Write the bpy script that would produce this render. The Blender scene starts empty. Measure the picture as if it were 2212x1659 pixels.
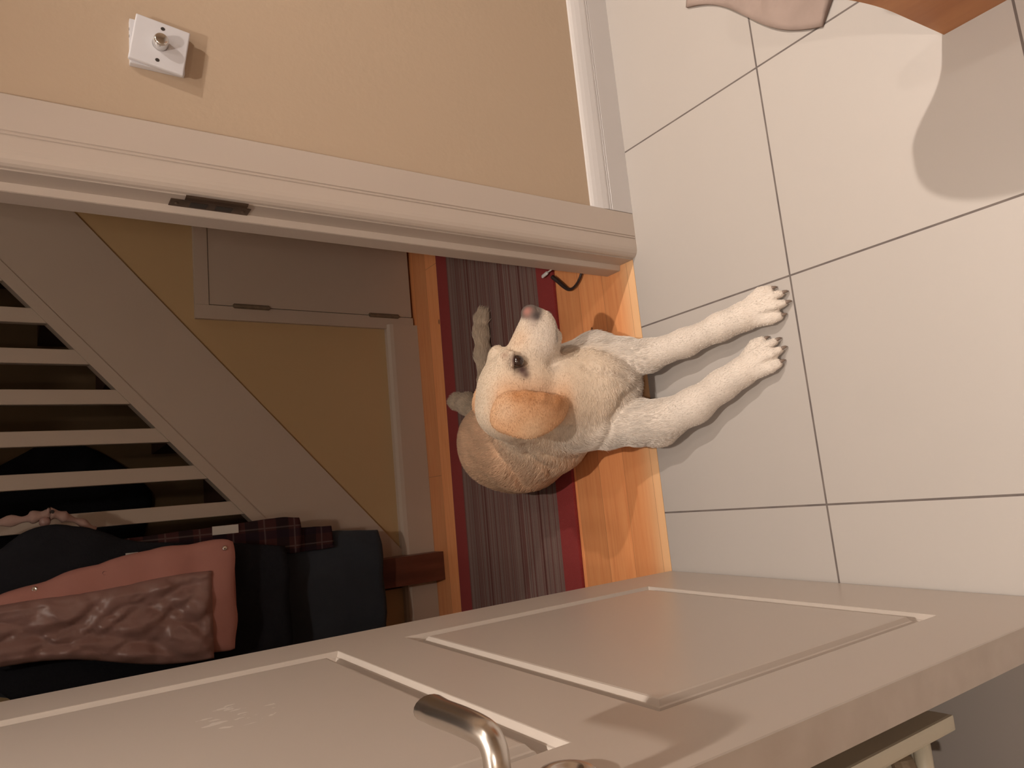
import bpy, bmesh, math, random
import numpy as np
from mathutils import Vector, Matrix

# ------------------------------------------------------------------ camera, world, lights
scene = bpy.context.scene
col = scene.collection
scene.view_settings.view_transform = 'Standard'
scene.view_settings.look = 'None'
scene.view_settings.exposure = 0.0
scene.view_settings.gamma = 1.0
scene.view_settings.use_curve_mapping = False

# portrait phone held sideways: world "up" points to the left of the frame
CAM_R = ((-0.09525, -0.55572, -0.82589), (-0.98350, 0.18071, -0.00817), (0.15379, 0.81149, -0.56377))
CAM_C = Vector((0.20368, -1.24021, 1.26272))
right, down, fwd = (Vector(r) for r in CAM_R)
cd = bpy.data.cameras.new('camera')
cam = bpy.data.objects.new('camera', cd)
col.objects.link(cam)
M4 = Matrix((right, -down, -fwd)).transposed().to_4x4()
M4.translation = CAM_C
cam.matrix_world = M4
cd.sensor_width = 36.0
cd.lens = 36.0 * 1564.22 / 2212.0
cd.clip_start = 0.02
scene.camera = cam

world = bpy.data.worlds.new('world')
scene.world = world
world.use_nodes = True
world.node_tree.nodes['Background'].inputs[0].default_value = (1.0, 0.8, 0.66, 1)
world.node_tree.nodes['Background'].inputs[1].default_value = 0.02

WARM = (1.0, 0.90, 0.80)
CEIL = 2.40
# ceiling downlights in the kitchen, the last one added as unseen fill: x, y, beam power, spill power
LAMPS = ((0.38, -0.80, 75.0, 13.5), (1.12, -0.80, 16.0, 2.0), (1.86, -0.80, 175.0, 12.0), (-0.05, -2.10, 95.0, 12.0))
for lx, ly, beam, spill in LAMPS:
    for kind, pw in (('SPOT', beam), ('POINT', spill)):
        ld = bpy.data.lights.new('downlight_bulb', kind)
        ld.energy = pw
        ld.color = WARM
        ld.shadow_soft_size = 0.022
        if kind == 'SPOT':
            ld.spot_size = math.radians(102)
            ld.spot_blend = 1.0
        lo = bpy.data.objects.new('downlight_bulb', ld)
        lo.location = (lx, ly, CEIL - 0.035)
        col.objects.link(lo)
# dim light from the upper landing of the hall
ld = bpy.data.lights.new('landing_bulb', 'POINT')
ld.energy = 3.3
ld.color = (1.0, 0.93, 0.88)
ld.shadow_soft_size = 0.12
lo = bpy.data.objects.new('landing_bulb', ld)
lo.location = (1.75, 0.62, 2.25)
col.objects.link(lo)

# ------------------------------------------------------------------ materials
def mat(name, color, rough=0.5, metal=0.0, bump=0.0, bscale=60.0, var=0.0, vscale=4.0, spec=0.5, coat=0.0, sheen=0.0):
    m = bpy.data.materials.new(name)
    m.use_nodes = True
    nt = m.node_tree
    b = nt.nodes['Principled BSDF']
    b.inputs['Base Color'].default_value = (*color, 1)
    b.inputs['Roughness'].default_value = rough
    b.inputs['Metallic'].default_value = metal
    b.inputs['Specular IOR Level'].default_value = spec
    b.inputs['Coat Weight'].default_value = coat
    b.inputs['Sheen Weight'].default_value = sheen
    tc = nt.nodes.new('ShaderNodeTexCoord')
    if var > 0:
        n = nt.nodes.new('ShaderNodeTexNoise')
        n.inputs['Scale'].default_value = vscale
        n.inputs['Detail'].default_value = 6
        nt.links.new(tc.outputs['Object'], n.inputs['Vector'])
        mx = nt.nodes.new('ShaderNodeMixRGB')
        mx.blend_type = 'MIX'
        mx.inputs[1].default_value = (*[c * (1 - var) for c in color], 1)
        mx.inputs[2].default_value = (*[min(1, c * (1 + var)) for c in color], 1)
        nt.links.new(n.outputs['Fac'], mx.inputs[0])
        nt.links.new(mx.outputs[0], b.inputs['Base Color'])
    if bump > 0:
        n2 = nt.nodes.new('ShaderNodeTexNoise')
        n2.inputs['Scale'].default_value = bscale
        n2.inputs['Detail'].default_value = 4
        nt.links.new(tc.outputs['Object'], n2.inputs['Vector'])
        bp = nt.nodes.new('ShaderNodeBump')
        bp.inputs['Strength'].default_value = bump
        bp.inputs['Distance'].default_value = 0.002
        nt.links.new(n2.outputs['Fac'], bp.inputs['Height'])
        nt.links.new(bp.outputs[0], b.inputs['Normal'])
    return m

class G:
    """tiny node-graph helper"""
    def __init__(s, m):
        s.nt = m.node_tree
        s.b = s.nt.nodes['Principled BSDF']
        s.tc = s.nt.nodes.new('ShaderNodeTexCoord')
        sp = s.nt.nodes.new('ShaderNodeSeparateXYZ')
        s.nt.links.new(s.tc.outputs['Object'], sp.inputs[0])
        s.x, s.y, s.z = sp.outputs
    def m(s, op, a, b=0.0, c=0.0):
        n = s.nt.nodes.new('ShaderNodeMath')
        n.operation = op
        for i, v in enumerate((a, b, c)):
            if isinstance(v, (int, float)):
                n.inputs[i].default_value = v
            else:
                s.nt.links.new(v, n.inputs[i])
        return n.outputs[0]
    def vec(s, x, y, z):
        n = s.nt.nodes.new('ShaderNodeCombineXYZ')
        for i, v in enumerate((x, y, z)):
            if isinstance(v, (int, float)):
                n.inputs[i].default_value = v
            else:
                s.nt.links.new(v, n.inputs[i])
        return n.outputs[0]
    def noise(s, vec, scale, detail=4):
        n = s.nt.nodes.new('ShaderNodeTexNoise')
        n.inputs['Scale'].default_value = scale
        n.inputs['Detail'].default_value = detail
        s.nt.links.new(vec, n.inputs['Vector'])
        return n.outputs['Fac']
    def white(s, v):
        n = s.nt.nodes.new('ShaderNodeTexWhiteNoise')
        n.noise_dimensions = '1D'
        s.nt.links.new(v, n.inputs['W'])
        return n.outputs['Value']
    def mix(s, f, a, b):
        n = s.nt.nodes.new('ShaderNodeMixRGB')
        for i, v in ((0, f), (1, a), (2, b)):
            if isinstance(v, (int, float)):
                n.inputs[i].default_value = v
            elif isinstance(v, tuple):
                n.inputs[i].default_value = (*v, 1)
            else:
                s.nt.links.new(v, n.inputs[i])
        return n.outputs[0]
    def ramp(s, f, stops, interp='LINEAR'):
        n = s.nt.nodes.new('ShaderNodeValToRGB')
        n.color_ramp.interpolation = interp
        e = n.color_ramp.elements
        while len(e) < len(stops):
            e.new(0.5)
        for i, (p, c) in enumerate(stops):
            e[i].position = p
            e[i].color = (*c, 1)
        s.nt.links.new(f, n.inputs[0])
        return n.outputs[0]
    def color(s, c):
        s.nt.links.new(c, s.b.inputs['Base Color'])
    def rough(s, r):
        s.nt.links.new(r, s.b.inputs['Roughness'])
    def bump(s, h, strength, dist):
        n = s.nt.nodes.new('ShaderNodeBump')
        n.inputs['Strength'].default_value = strength
        n.inputs['Distance'].default_value = dist
        s.nt.links.new(h, n.inputs['Height'])
        s.nt.links.new(n.outputs[0], s.b.inputs['Normal'])

# grout lines of the 45 cm tiles
TP, GX, GY = 0.45, 0.5835, -0.4202
def tile_material():
    m = mat('cream_tile', (0.62, 0.57, 0.53), 0.38, spec=0.5)
    g = G(m)
    def line(c, o):
        t = g.m('DIVIDE', g.m('SUBTRACT', c, o), TP)
        fr = g.m('ABSOLUTE', g.m('SUBTRACT', t, g.m('ROUND', t)))
        return g.m('LESS_THAN', fr, 0.0043)
    grout = g.m('MAXIMUM', line(g.x, GX), line(g.y, GY))
    cell = g.m('ADD', g.m('FLOOR', g.m('DIVIDE', g.m('SUBTRACT', g.x, GX), TP)),
               g.m('MULTIPLY', g.m('FLOOR', g.m('DIVIDE', g.m('SUBTRACT', g.y, GY), TP)), 7.3))
    v = g.m('MULTIPLY', g.white(cell), 0.5)
    mott = g.noise(g.tc.outputs['Object'], 5.0, 6)
    f = g.m('ADD', v, g.m('MULTIPLY', mott, 0.5))
    base = g.mix(f, (0.415, 0.378, 0.352), (0.445, 0.405, 0.375))
    spk = g.m('GREATER_THAN', g.noise(g.tc.outputs['Object'], 38.0, 2), 0.795)
    base = g.mix(g.m('MULTIPLY', spk, 0.5), base, (0.28, 0.22, 0.18))
    gc = g.mix(g.noise(g.tc.outputs['Object'], 25.0, 3), (0.07, 0.058, 0.058), (0.19, 0.155, 0.135))
    g.color(g.mix(grout, base, gc))
    g.rough(g.m('ADD', g.m('MULTIPLY', grout, 0.4), 0.42))
    g.bump(g.m('SUBTRACT', 1.0, grout), 0.5, 0.0015)
    return m

def board_material():
    m = mat('pine_boards', (0.5, 0.25, 0.1), 0.35, spec=0.4, coat=0.15)
    g = G(m)
    w = 0.0955
    row = g.m('FLOOR', g.m('DIVIDE', g.m('SUBTRACT', g.y, 0.121), w))
    fr = g.m('SUBTRACT', g.m('DIVIDE', g.m('SUBTRACT', g.y, 0.121), w), row)
    seam = g.m('LESS_THAN', fr, 0.014)
    off = g.m('MULTIPLY', g.white(row), 1.6)
    xt = g.m('DIVIDE', g.m('ADD', g.m('SUBTRACT', g.x, 0.605), g.m('MULTIPLY', row, 0.77)), 1.85)
    joint = g.m('LESS_THAN', g.m('ABSOLUTE', g.m('SUBTRACT', xt, g.m('ROUND', xt))), 0.0006)
    board = g.m('ADD', row, g.m('MULTIPLY', g.m('FLOOR', g.m('ADD', xt, 0.5)), 3.7))
    grain = g.noise(g.vec(g.m('ADD', g.m('MULTIPLY', g.x, 1.6), off), g.m('MULTIPLY', g.y, 34.0), 0.0), 3.0, 6)
    fine = g.noise(g.vec(g.m('MULTIPLY', g.x, 6.0), g.m('MULTIPLY', g.y, 160.0), 0.0), 3.0, 4)
    f = g.m('ADD', g.m('MULTIPLY', grain, 0.7), g.m('MULTIPLY', fine, 0.3))
    c = g.ramp(f, [(0.3, (0.90, 0.42, 0.185)), (0.55, (0.84, 0.35, 0.145)), (0.75, (0.70, 0.26, 0.10))])
    tint = g.mix(g.white(board), (0.85, 0.82, 0.78), (1.12, 1.08, 1.02))
    n = g.nt.nodes.new('ShaderNodeMixRGB')
    n.blend_type = 'MULTIPLY'
    n.inputs[0].default_value = 1.0
    g.nt.links.new(c, n.inputs[1])
    g.nt.links.new(tint, n.inputs[2])
    # the board nearest the tiles has worn to a paler yellow
    worn = g.m('SUBTRACT', 1.0, g.m('SMOOTH_MIN', g.m('MULTIPLY', g.m('MAXIMUM', g.y, 0.0), 15.0), 1.0, 0.5))
    worn = g.m('MINIMUM', g.m('MAXIMUM', worn, 0.0), 0.75)
    c2 = g.mix(worn, n.outputs[0], (0.78, 0.52, 0.29))
    kn = g.nt.nodes.new('ShaderNodeTexVoronoi')
    kn.inputs['Scale'].default_value = 3.1
    g.nt.links.new(g.vec(g.x, g.m('MULTIPLY', g.y, 2.0), 0.0), kn.inputs['Vector'])
    knot = g.m('LESS_THAN', kn.outputs['Distance'], 0.035)
    c3 = g.mix(g.m('MULTIPLY', knot, 0.8), c2, (0.13, 0.045, 0.02))
    c4 = g.mix(g.m('MULTIPLY', g.m('MAXIMUM', seam, joint), 0.42), c3, (0.12, 0.045, 0.018))
    g.color(c4)
    g.bump(g.m('SUBTRACT', 1.0, g.m('MAXIMUM', seam, joint)), 0.4, 0.001)
    return m

def rug_material():
    m = mat('striped_rug', (0.1, 0.05, 0.04), 0.95, spec=0.15, sheen=0.1)
    g = G(m)
    # y runs across the runner: red borders, brown and grey pin stripes between
    e = g.m('ABSOLUTE', g.y)
    s1 = g.noise(g.vec(0.0, g.m('MULTIPLY', g.y, 70.0), 0.0), 1.7, 5)
    s2 = g.noise(g.vec(0.0, g.m('ADD', g.m('MULTIPLY', g.y, 26.0), 9.0), 0.0), 1.2, 2)
    f = g.m('ADD', g.m('MULTIPLY', s1, 0.65), g.m('MULTIPLY', s2, 0.35))
    c = g.ramp(f, [(0.36, (0.065, 0.026, 0.024)), (0.43, (0.19, 0.06, 0.05)), (0.49, (0.23, 0.14, 0.12)),
                   (0.54, (0.31, 0.22, 0.19)), (0.60, (0.13, 0.06, 0.055)), (0.66, (0.34, 0.25, 0.21))])
    pile = g.noise(g.vec(g.m('MULTIPLY', g.x, 1.0), g.y, 0.0), 420.0, 2)
    c = g.mix(g.m('MULTIPLY', pile, 0.45), c, (0.05, 0.02, 0.018))
    red = g.mix(pile, (0.24, 0.030, 0.030), (0.33, 0.046, 0.044))
    g.color(g.mix(g.m('GREATER_THAN', e, 0.258), c, red))
    g.bump(pile, 0.8, 0.002)
    return m

def wood_material(name, a, b, scale=(3, 3, 40), rough=0.4):
    m = mat(name, a, rough)
    g = G(m)
    n = g.noise(g.vec(g.m('MULTIPLY', g.x, scale[0]), g.m('MULTIPLY', g.y, scale[1]), g.m('MULTIPLY', g.z, scale[2])), 1.5, 6)
    g.color(g.ramp(n, [(0.35, a), (0.65, b)]))
    return m

def plaid_material():
    m = mat('tartan_wool', (0.1, 0.02, 0.02), 0.9, spec=0.1)
    g = G(m)
    def st(c, p, w, o=0.0):
        t = g.m('FRACT', g.m('DIVIDE', g.m('ADD', c, o), p))
        return g.m('LESS_THAN', t, w)
    c = g.mix(g.m('MULTIPLY', st(g.z, 0.09, 0.42), 0.8), (0.060, 0.022, 0.021), (0.016, 0.011, 0.013))
    c = g.mix(g.m('MULTIPLY', st(g.x, 0.06, 0.4, 5), 0.6), c, (0.02, 0.012, 0.02))
    c = g.mix(g.m('MULTIPLY', g.m('MAXIMUM', st(g.z, 0.09, 0.05, 0.02), st(g.x, 0.06, 0.07, 5.03)), 0.22), c, (0.28, 0.22, 0.20))
    g.color(c)
    return m

def door_material():
    m = mat('white_door_paint', (0.60, 0.54, 0.49), 0.33, spec=0.5)
    g = G(m)
    n = g.noise(g.tc.outputs['Object'], 2.2, 5)
    base = g.mix(n, (0.53, 0.46, 0.405), (0.57, 0.50, 0.445))
    # pale scuffs on the upper panel, grubby marks on the closing edge
    sc = g.noise(g.vec(g.m('MULTIPLY', g.x, 60.0), g.m('MULTIPLY', g.y, 45.0), g.m('MULTIPLY', g.z, 24.0)), 1.6, 6)
    dy = g.m('DIVIDE', g.m('ADD', g.y, 0.335), 0.05)
    dz = g.m('DIVIDE', g.m('SUBTRACT', g.z, 1.055), 0.045)
    rr = g.m('LESS_THAN', g.m('ADD', g.m('MULTIPLY', dy, dy), g.m('MULTIPLY', dz, dz)), 1.0)
    scuff = g.m('MULTIPLY', g.m('MULTIPLY', rr, g.m('GREATER_THAN', sc, 0.59)), 0.5)
    c = g.mix(scuff, base, (0.86, 0.80, 0.74))
    edge = g.m('LESS_THAN', g.y, -0.7995)
    gr = g.m('MULTIPLY', g.m('MULTIPLY', g.noise(g.tc.outputs['Object'], 26.0, 5), edge), 0.55)
    c = g.mix(gr, c, (0.27, 0.21, 0.16))
    g.color(c)
    return m

M = {}
M['tile'] = tile_material()
M['boards'] = board_material()
M['rug'] = rug_material()
M['door'] = door_material()
M['wall'] = mat('cream_wall_paint', (0.455, 0.345, 0.25), 0.75, bump=0.25, bscale=70, var=0.03, vscale=2.0, spec=0.25)
M['hallwall'] = mat('yellow_cream_hall_paint', (0.53, 0.37, 0.195), 0.75, bump=0.2, bscale=60, var=0.04, vscale=2.0, spec=0.2)
M['trim'] = mat('white_gloss_trim', (0.49, 0.415, 0.36), 0.38, bump=0.1, bscale=12, var=0.035, vscale=5.0)
M['trimcool'] = mat('skirting_gloss', (0.57, 0.54, 0.53), 0.33, bump=0.08, bscale=14, var=0.04, vscale=6.0)
M['halltrim'] = mat('hall_white_gloss', (0.53, 0.43, 0.345), 0.4, var=0.05, vscale=4.0)
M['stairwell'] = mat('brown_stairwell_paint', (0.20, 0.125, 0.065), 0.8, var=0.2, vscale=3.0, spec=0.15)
M['ceiling'] = mat('ceiling_white', (0.8, 0.77, 0.72), 0.9)
M['plastic'] = mat('white_switch_plastic', (0.60, 0.59, 0.62), 0.3)
M['chrome'] = mat('brushed_nickel', (0.62, 0.57, 0.52), 0.27, metal=1.0)
M['steel'] = mat('polished_steel', (0.7, 0.68, 0.66), 0.18, metal=1.0)
M['darkmetal'] = mat('tarnished_brass', (0.10, 0.065, 0.045), 0.55, metal=0.6, bump=0.3, bscale=90, var=0.4, vscale=30)
M['hole'] = mat('dark_recess', (0.03, 0.022, 0.018), 0.8)
M['cable'] = mat('black_cable', (0.035, 0.02, 0.018), 0.45)
M['plug'] = mat('white_plug', (0.75, 0.72, 0.7), 0.35)
M['newel'] = wood_material('dark_red_wood', (0.11, 0.032, 0.018), (0.17, 0.052, 0.028), (20, 20, 2))
M['chest'] = wood_material('orange_pine', (0.38, 0.15, 0.055), (0.50, 0.22, 0.085), (2, 2, 14), 0.45)
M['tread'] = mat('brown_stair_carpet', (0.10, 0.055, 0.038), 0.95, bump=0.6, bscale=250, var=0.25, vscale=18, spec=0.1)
M['navy'] = mat('navy_padded_cloth', (0.035, 0.040, 0.050), 0.75, bump=0.4, bscale=120, var=0.25, vscale=7, spec=0.2, sheen=0.15)
M['black'] = mat('black_wool', (0.018, 0.018, 0.022), 0.9, bump=0.6, bscale=160, spec=0.12, var=0.3, vscale=9)
M['pink'] = mat('salmon_pink_cloth', (0.50, 0.23, 0.19), 0.7, bump=0.3, bscale=50, var=0.08, vscale=6, spec=0.25)
M['pinkshine'] = mat('shiny_mauve_nylon', (0.33, 0.19, 0.165), 0.36, bump=0.3, bscale=35, var=0.12, vscale=8, spec=0.55)
M['tartan'] = plaid_material()
M['lace'] = mat('pale_pink_fleece', (0.42, 0.27, 0.23), 0.85, bump=0.5, bscale=90)
M['label'] = mat('white_woven_label', (0.6, 0.56, 0.5), 0.7)
M['radiator'] = mat('cream_enamel', (0.60, 0.55, 0.44), 0.4, var=0.05)
M['grime'] = mat('grimy_brass_valve', (0.20, 0.15, 0.10), 0.6, metal=0.3, bump=0.8, bscale=90, var=0.5, vscale=50)
M['blanket'] = mat('crumpled_pink_cloth', (0.34, 0.26, 0.225), 0.85, bump=0.5, bscale=60, var=0.2, vscale=16, spec=0.15)
M['eye'] = mat('dark_brown_eye', (0.028, 0.012, 0.008), 0.12, coat=0.6)
M['claw'] = mat('dark_claw', (0.20, 0.145, 0.115), 0.45)
M['lampglass'] = mat('lamp_glass', (1, 0.9, 0.8), 0.4)
_nt = M['lampglass'].node_tree.nodes['Principled BSDF']
_nt.inputs['Emission Color'].default_value = (1.0, 0.78, 0.6, 1)
_nt.inputs['Emission Strength'].default_value = 6.0

# ------------------------------------------------------------------ mesh helpers
def link(name, bm, m, parent=None, smooth=False, keep=False):
    me = bpy.data.meshes.new(name)
    bmesh.ops.recalc_face_normals(bm, faces=bm.faces[:])
    bm.to_mesh(me)
    bm.free()
    me.materials.append(m)
    if smooth:
        for p in me.polygons:
            p.use_smooth = True
    o = bpy.data.objects.new(name, me)
    col.objects.link(o)
    if parent is not None:
        o.parent = parent
    return o

def tag(o, label=None, cat=None, group=None, kind=None):
    if label: o['label'] = label
    if cat: o['category'] = cat
    if group: o['group'] = group
    if kind: o['kind'] = kind
    return o

def struct(name, bm, m, parent=None, smooth=False):
    o = link(name, bm, m, parent, smooth)
    if parent is None:
        o['kind'] = 'structure'
    return o

def empty(name, loc=(0, 0, 0), rz=0.0, **kw):
    o = bpy.data.objects.new(name, None)
    o.location = loc
    o.rotation_euler = (0, 0, rz)
    o.empty_display_size = 0.05
    col.objects.link(o)
    tag(o, **kw)
    return o

def box(bm, a, b, bevel=0.0, mtx=None, seg=2):
    vs = [bm.verts.new((x, y, z)) for x in (a[0], b[0]) for y in (a[1], b[1]) for z in (a[2], b[2])]
    fs = [(0, 1, 3, 2), (4, 6, 7, 5), (0, 4, 5, 1), (2, 3, 7, 6), (0, 2, 6, 4), (1, 5, 7, 3)]
    faces = [bm.faces.new([vs[i] for i in f]) for f in fs]
    if bevel > 0:
        es = set()
        for f in faces: es.update(f.edges)
        r = bmesh.ops.bevel(bm, geom=list(es), offset=bevel, segments=seg, affect='EDGES', profile=0.7)
        vs = list({v for f in r['faces'] for v in f.verts} | {v for v in vs if v.is_valid})
    if mtx is not None:
        bmesh.ops.transform(bm, matrix=mtx, verts=[v for v in vs if v.is_valid])
    return vs

def boxobj(name, a, b, m, parent=None, bevel=0.0, st=False):
    bm = bmesh.new()
    box(bm, a, b, bevel)
    return struct(name, bm, m, parent) if st else link(name, bm, m, parent)

def prism(bm, pts, axis, a, b):
    """extrude a closed 2-D outline along an axis (0,1,2); the outline is in the two other axes in order"""
    def mk(p, v):
        c = list(p)
        c.insert(axis, v)
        return c
    A = [bm.verts.new(mk(p, a)) for p in pts]
    B = [bm.verts.new(mk(p, b)) for p in pts]
    n = len(pts)
    for i in range(n):
        bm.faces.new((A[i], A[(i + 1) % n], B[(i + 1) % n], B[i]))
    bm.faces.new(A)
    bm.faces.new(B[::-1])

def tube(bm, pts, rad, seg=14, squash=None, up=Vector((0, 0, 1)), cap=True):
    """sweep a (possibly elliptical) section through pts; rad is a number or list"""
    pts = [Vector(p) for p in pts]
    n = len(pts)
    rings = []
    for i, p in enumerate(pts):
        t = (pts[min(i + 1, n - 1)] - pts[max(i - 1, 0)]).normalized()
        s = t.cross(up)
        if s.length < 1e-4: s = t.cross(Vector((1, 0, 0)))
        s.normalize()
        u = s.cross(t)
        r = rad[i] if isinstance(rad, (list, tuple)) else rad
        sq = 1.0 if squash is None else (squash[i] if isinstance(squash, (list, tuple)) else squash)
        rings.append([bm.verts.new(p + s * (r * math.cos(2 * math.pi * k / seg)) + u * (r * sq * math.sin(2 * math.pi * k / seg))) for k in range(seg)])
    for a, b in zip(rings, rings[1:]):
        for k in range(seg):
            bm.faces.new((a[k], a[(k + 1) % seg], b[(k + 1) % seg], b[k]))
    if cap:
        bm.faces.new(rings[0][::-1])
        bm.faces.new(rings[-1])

def spline(pts, n=8):
    """Catmull-Rom through pts (tuples of any length)"""
    P = [np.array(p, float) for p in pts]
    P = [2 * P[0] - P[1]] + P + [2 * P[-1] - P[-2]]
    out = []
    for i in range(1, len(P) - 2):
        for k in range(n):
            t = k / n
            out.append(0.5 * ((2 * P[i]) + (P[i + 1] - P[i - 1]) * t + (2 * P[i - 1] - 5 * P[i] + 4 * P[i + 1] - P[i + 2]) * t * t + (3 * P[i] - P[i - 1] - 3 * P[i + 1] + P[i + 2]) * t ** 3))
    out.append(P[-2])
    return [tuple(p) for p in out]

def lathe(bm, prof, origin, axis, seg=28):
    """revolve profile [(dist along axis, radius)] about axis through origin"""
    ax = Vector(axis).normalized()
    s = ax.orthogonal().normalized()
    u = ax.cross(s)
    o = Vector(origin)
    rings = []
    for d, r in prof:
        rings.append([bm.verts.new(o + ax * d + (s * math.cos(2 * math.pi * k / seg) + u * math.sin(2 * math.pi * k / seg)) * max(r, 1e-5)) for k in range(seg)])
    for a, b in zip(rings, rings[1:]):
        for k in range(seg):
            bm.faces.new((a[k], a[(k + 1) % seg], b[(k + 1) % seg], b[k]))
    bm.faces.new(rings[0][::-1])
    bm.faces.new(rings[-1])

def fbm(x, y, z, seed=0):
    r = 0
    for k, a in ((1, 1.0), (2.1, 0.5), (4.3, 0.25)):
        r += a * math.sin(x * k * 1.3 + seed + 1.7 * math.sin(y * k * 1.1 + seed * 2)) * math.cos(y * k * 0.9 - seed + 1.3 * math.sin(z * k * 1.2)) 
    return r

# ------------------------------------------------------------------ setting
XR, XL, YB = 3.0, -0.335, -3.0          # kitchen extents
HB = 1.205                              # hall face of the staircase wall
boxobj('floor', (XL, YB, -0.06), (XR, 0.0, 0.0), M['tile'], st=True)
boxobj('floor', (-1.7, 0.0015, -0.06), (2.6, 2.3, -0.0005), M['boards'], st=True)
boxobj('wall_left', (XL - 0.1, YB, 0), (XL, 0.0, CEIL), M['wall'], st=True)
boxobj('wall_right', (XR, YB, 0), (XR + 0.1, 0.0, CEIL), M['wall'], st=True)
boxobj('wall_rear', (XL - 0.1, YB - 0.1, 0), (XR + 0.1, YB, CEIL), M['wall'], st=True)
boxobj('ceiling', (-1.8, YB - 0.1, CEIL), (XR + 0.1, 2.4, CEIL + 0.1), M['ceiling'], st=True)
# wall with the doorway: kitchen side cream, hall side yellower
JR, JL, YJ = 0.757, -0.043, 0.100       # clear opening and hall edge of the jamb
HEAD = 2.02
bm = bmesh.new()
box(bm, (JR + 0.028, 0, 0), (XR + 0.1, YJ - 0.004, CEIL))
box(bm, (XL - 0.1, 0, 0), (JL - 0.028, YJ - 0.004, CEIL))
box(bm, (JL - 0.028, 0, HEAD + 0.028), (JR + 0.028, YJ - 0.004, CEIL))
struct('wall_front', bm, M['wall'])
# hall shell
boxobj('wall_hall_left', (-1.7, 0.12, 0), (-1.6, 2.3, CEIL), M['hallwall'], st=True)
boxobj('wall_hall_right', (2.6, 0.12, 0), (2.7, 2.3, CEIL), M['hallwall'], st=True)
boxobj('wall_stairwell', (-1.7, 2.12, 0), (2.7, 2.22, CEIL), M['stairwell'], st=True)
boxobj('wall_hall_front', (JR + 0.03, YJ - 0.003, 0), (2.7, YJ + 0.001, CEIL), M['hallwall'], st=True)

# door jambs with the rebate and stop (section in x,y extruded along z)
def jamb(sgn, x0):
    X = lambda d: x0 + sgn * d
    pts = [(X(0.028), 0.001), (X(0), 0.001), (X(0), 0.047), (X(-0.0125), 0.0495), (X(-0.0135), 0.052), (X(-0.0135), YJ - 0.002), (X(-0.011), YJ), (X(0.028), YJ)]
    bm = bmesh.new()
    prism(bm, pts, 2, 0.0, HEAD)
    return bm
frame = empty('door_frame', (0, 0, 0), kind='structure')
link('jamb', jamb(1, JR), M['trim'], frame)
link('jamb', jamb(-1, JL), M['trim'], frame)
boxobj('door_head', (JL - 0.028, 0.001, HEAD), (JR + 0.028, YJ, HEAD + 0.028), M['trim'], frame)

# architrave: two fine grooves, rounded towards the opening (section x,y)
def arch_section(d0, d1, sgn, x0):
    """d measured from opening edge outwards"""
    T = 0.0185
    P = [(d1, 0.0), (d1, -T + 0.002), (d1 - 0.002, -T)]
    for gc in (0.0515, 0.0455):
        P += [(gc + 0.0016, -T), (gc + 0.0006, -T + 0.0022), (gc - 0.0006, -T + 0.0022), (gc - 0.0016, -T)]
    P += [(0.0225, -T), (0.016, -T + 0.0006), (0.009, -T + 0.0032), (0.004, -T + 0.0075), (0.001, -T + 0.0125), (0.0, 0.0)]
    return [(x0 + sgn * d, y) for d, y in P]
bm = bmesh.new()
prism(bm, arch_section(0, 0.112, 1, JR + 0.002), 2, 0.0, HEAD + 0.11)
struct('trim_1', bm, M['trim'])
bm = bmesh.new()
prism(bm, arch_section(0, 0.112, -1, JL - 0.002), 2, 0.0, HEAD + 0.11)
struct('trim_2', bm, M['trim'])
bm = bmesh.new()
prism(bm, [(y, HEAD + (x - JR - 0.002) + 0.002) for x, y in arch_section(0, 0.112, 1, JR + 0.002)], 0, JL - 0.11, JR + 0.11)
struct('trim_3', bm, M['trim'])
# mastic bead along architrave foot and hall-side skirting of the kitchen wall
# skirting on the kitchen wall: ogee top, twin groove (section y,z)
S = [(0, 0), (-0.019, 0), (-0.019, 0.066), (-0.0170, 0.0672), (-0.019, 0.0684), (-0.019, 0.0725), (-0.0165, 0.0738), (-0.019, 0.075), (-0.019, 0.080),
     (-0.0165, 0.094), (-0.0125, 0.106), (-0.0085, 0.1145), (-0.004, 0.1195), (0, 0.121)]
bm = bmesh.new()
prism(bm, S, 0, JR + 0.114, XR)
struct('baseboard_right', bm, M['trimcool'])
# hall skirting under the stairs
HS = [(HB + 0.005, 0), (HB - 0.030, 0), (HB - 0.030, 0.100), (HB - 0.026, 0.113), (HB - 0.016, 0.121), (HB + 0.005, 0.124)]
bm = bmesh.new()
prism(bm, HS, 0, -1.6, 0.886)
struct('baseboard_hall', bm, M['halltrim'])

# ------------------------------------------------------------------ strike plate in the right jamb
sp = empty('strike_plate', (JR, 0.03, 0.985), label='tarnished brass strike plate let into the white doorway jamb', cat='strike plate')
bm = bmesh.new()
box(bm, (-0.0015, -0.012, -0.066), (0.004, 0.017, 0.066), 0.0008)
link('plate', bm, M['darkmetal'], sp)
bm = bmesh.new()
tube(bm, [(-0.001, -0.012, -0.05), (-0.0035, -0.021, -0.05), (-0.0025, -0.029, -0.05)], 0.001, 6)
bm.clear()
L = [(-0.0015, -0.012), (-0.0045, -0.020), (-0.0035, -0.030), (-0.0015, -0.034), (-0.0005, -0.034), (-0.0020, -0.029), (-0.0028, -0.020), (0.0, -0.011)]
prism(bm, L, 2, -0.056, 0.046)
link('lip', bm, M['darkmetal'], sp)
bm = bmesh.new()
box(bm, (-0.0022, -0.007, -0.036), (-0.001, 0.011, -0.008))
box(bm, (-0.0022, -0.007, 0.006), (-0.001, 0.011, 0.034))
link('keep_hole', bm, M['hole'], sp)
for z in (-0.055, 0.055):
    bm = bmesh.new()
    lathe(bm, [(0, 0.0035), (0.0012, 0.003), (0.0015, 0.0)], (-0.0015, 0.003, z), (-1, 0, 0), 12)
    link('screw', bm, M['darkmetal'], sp, True)

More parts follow.
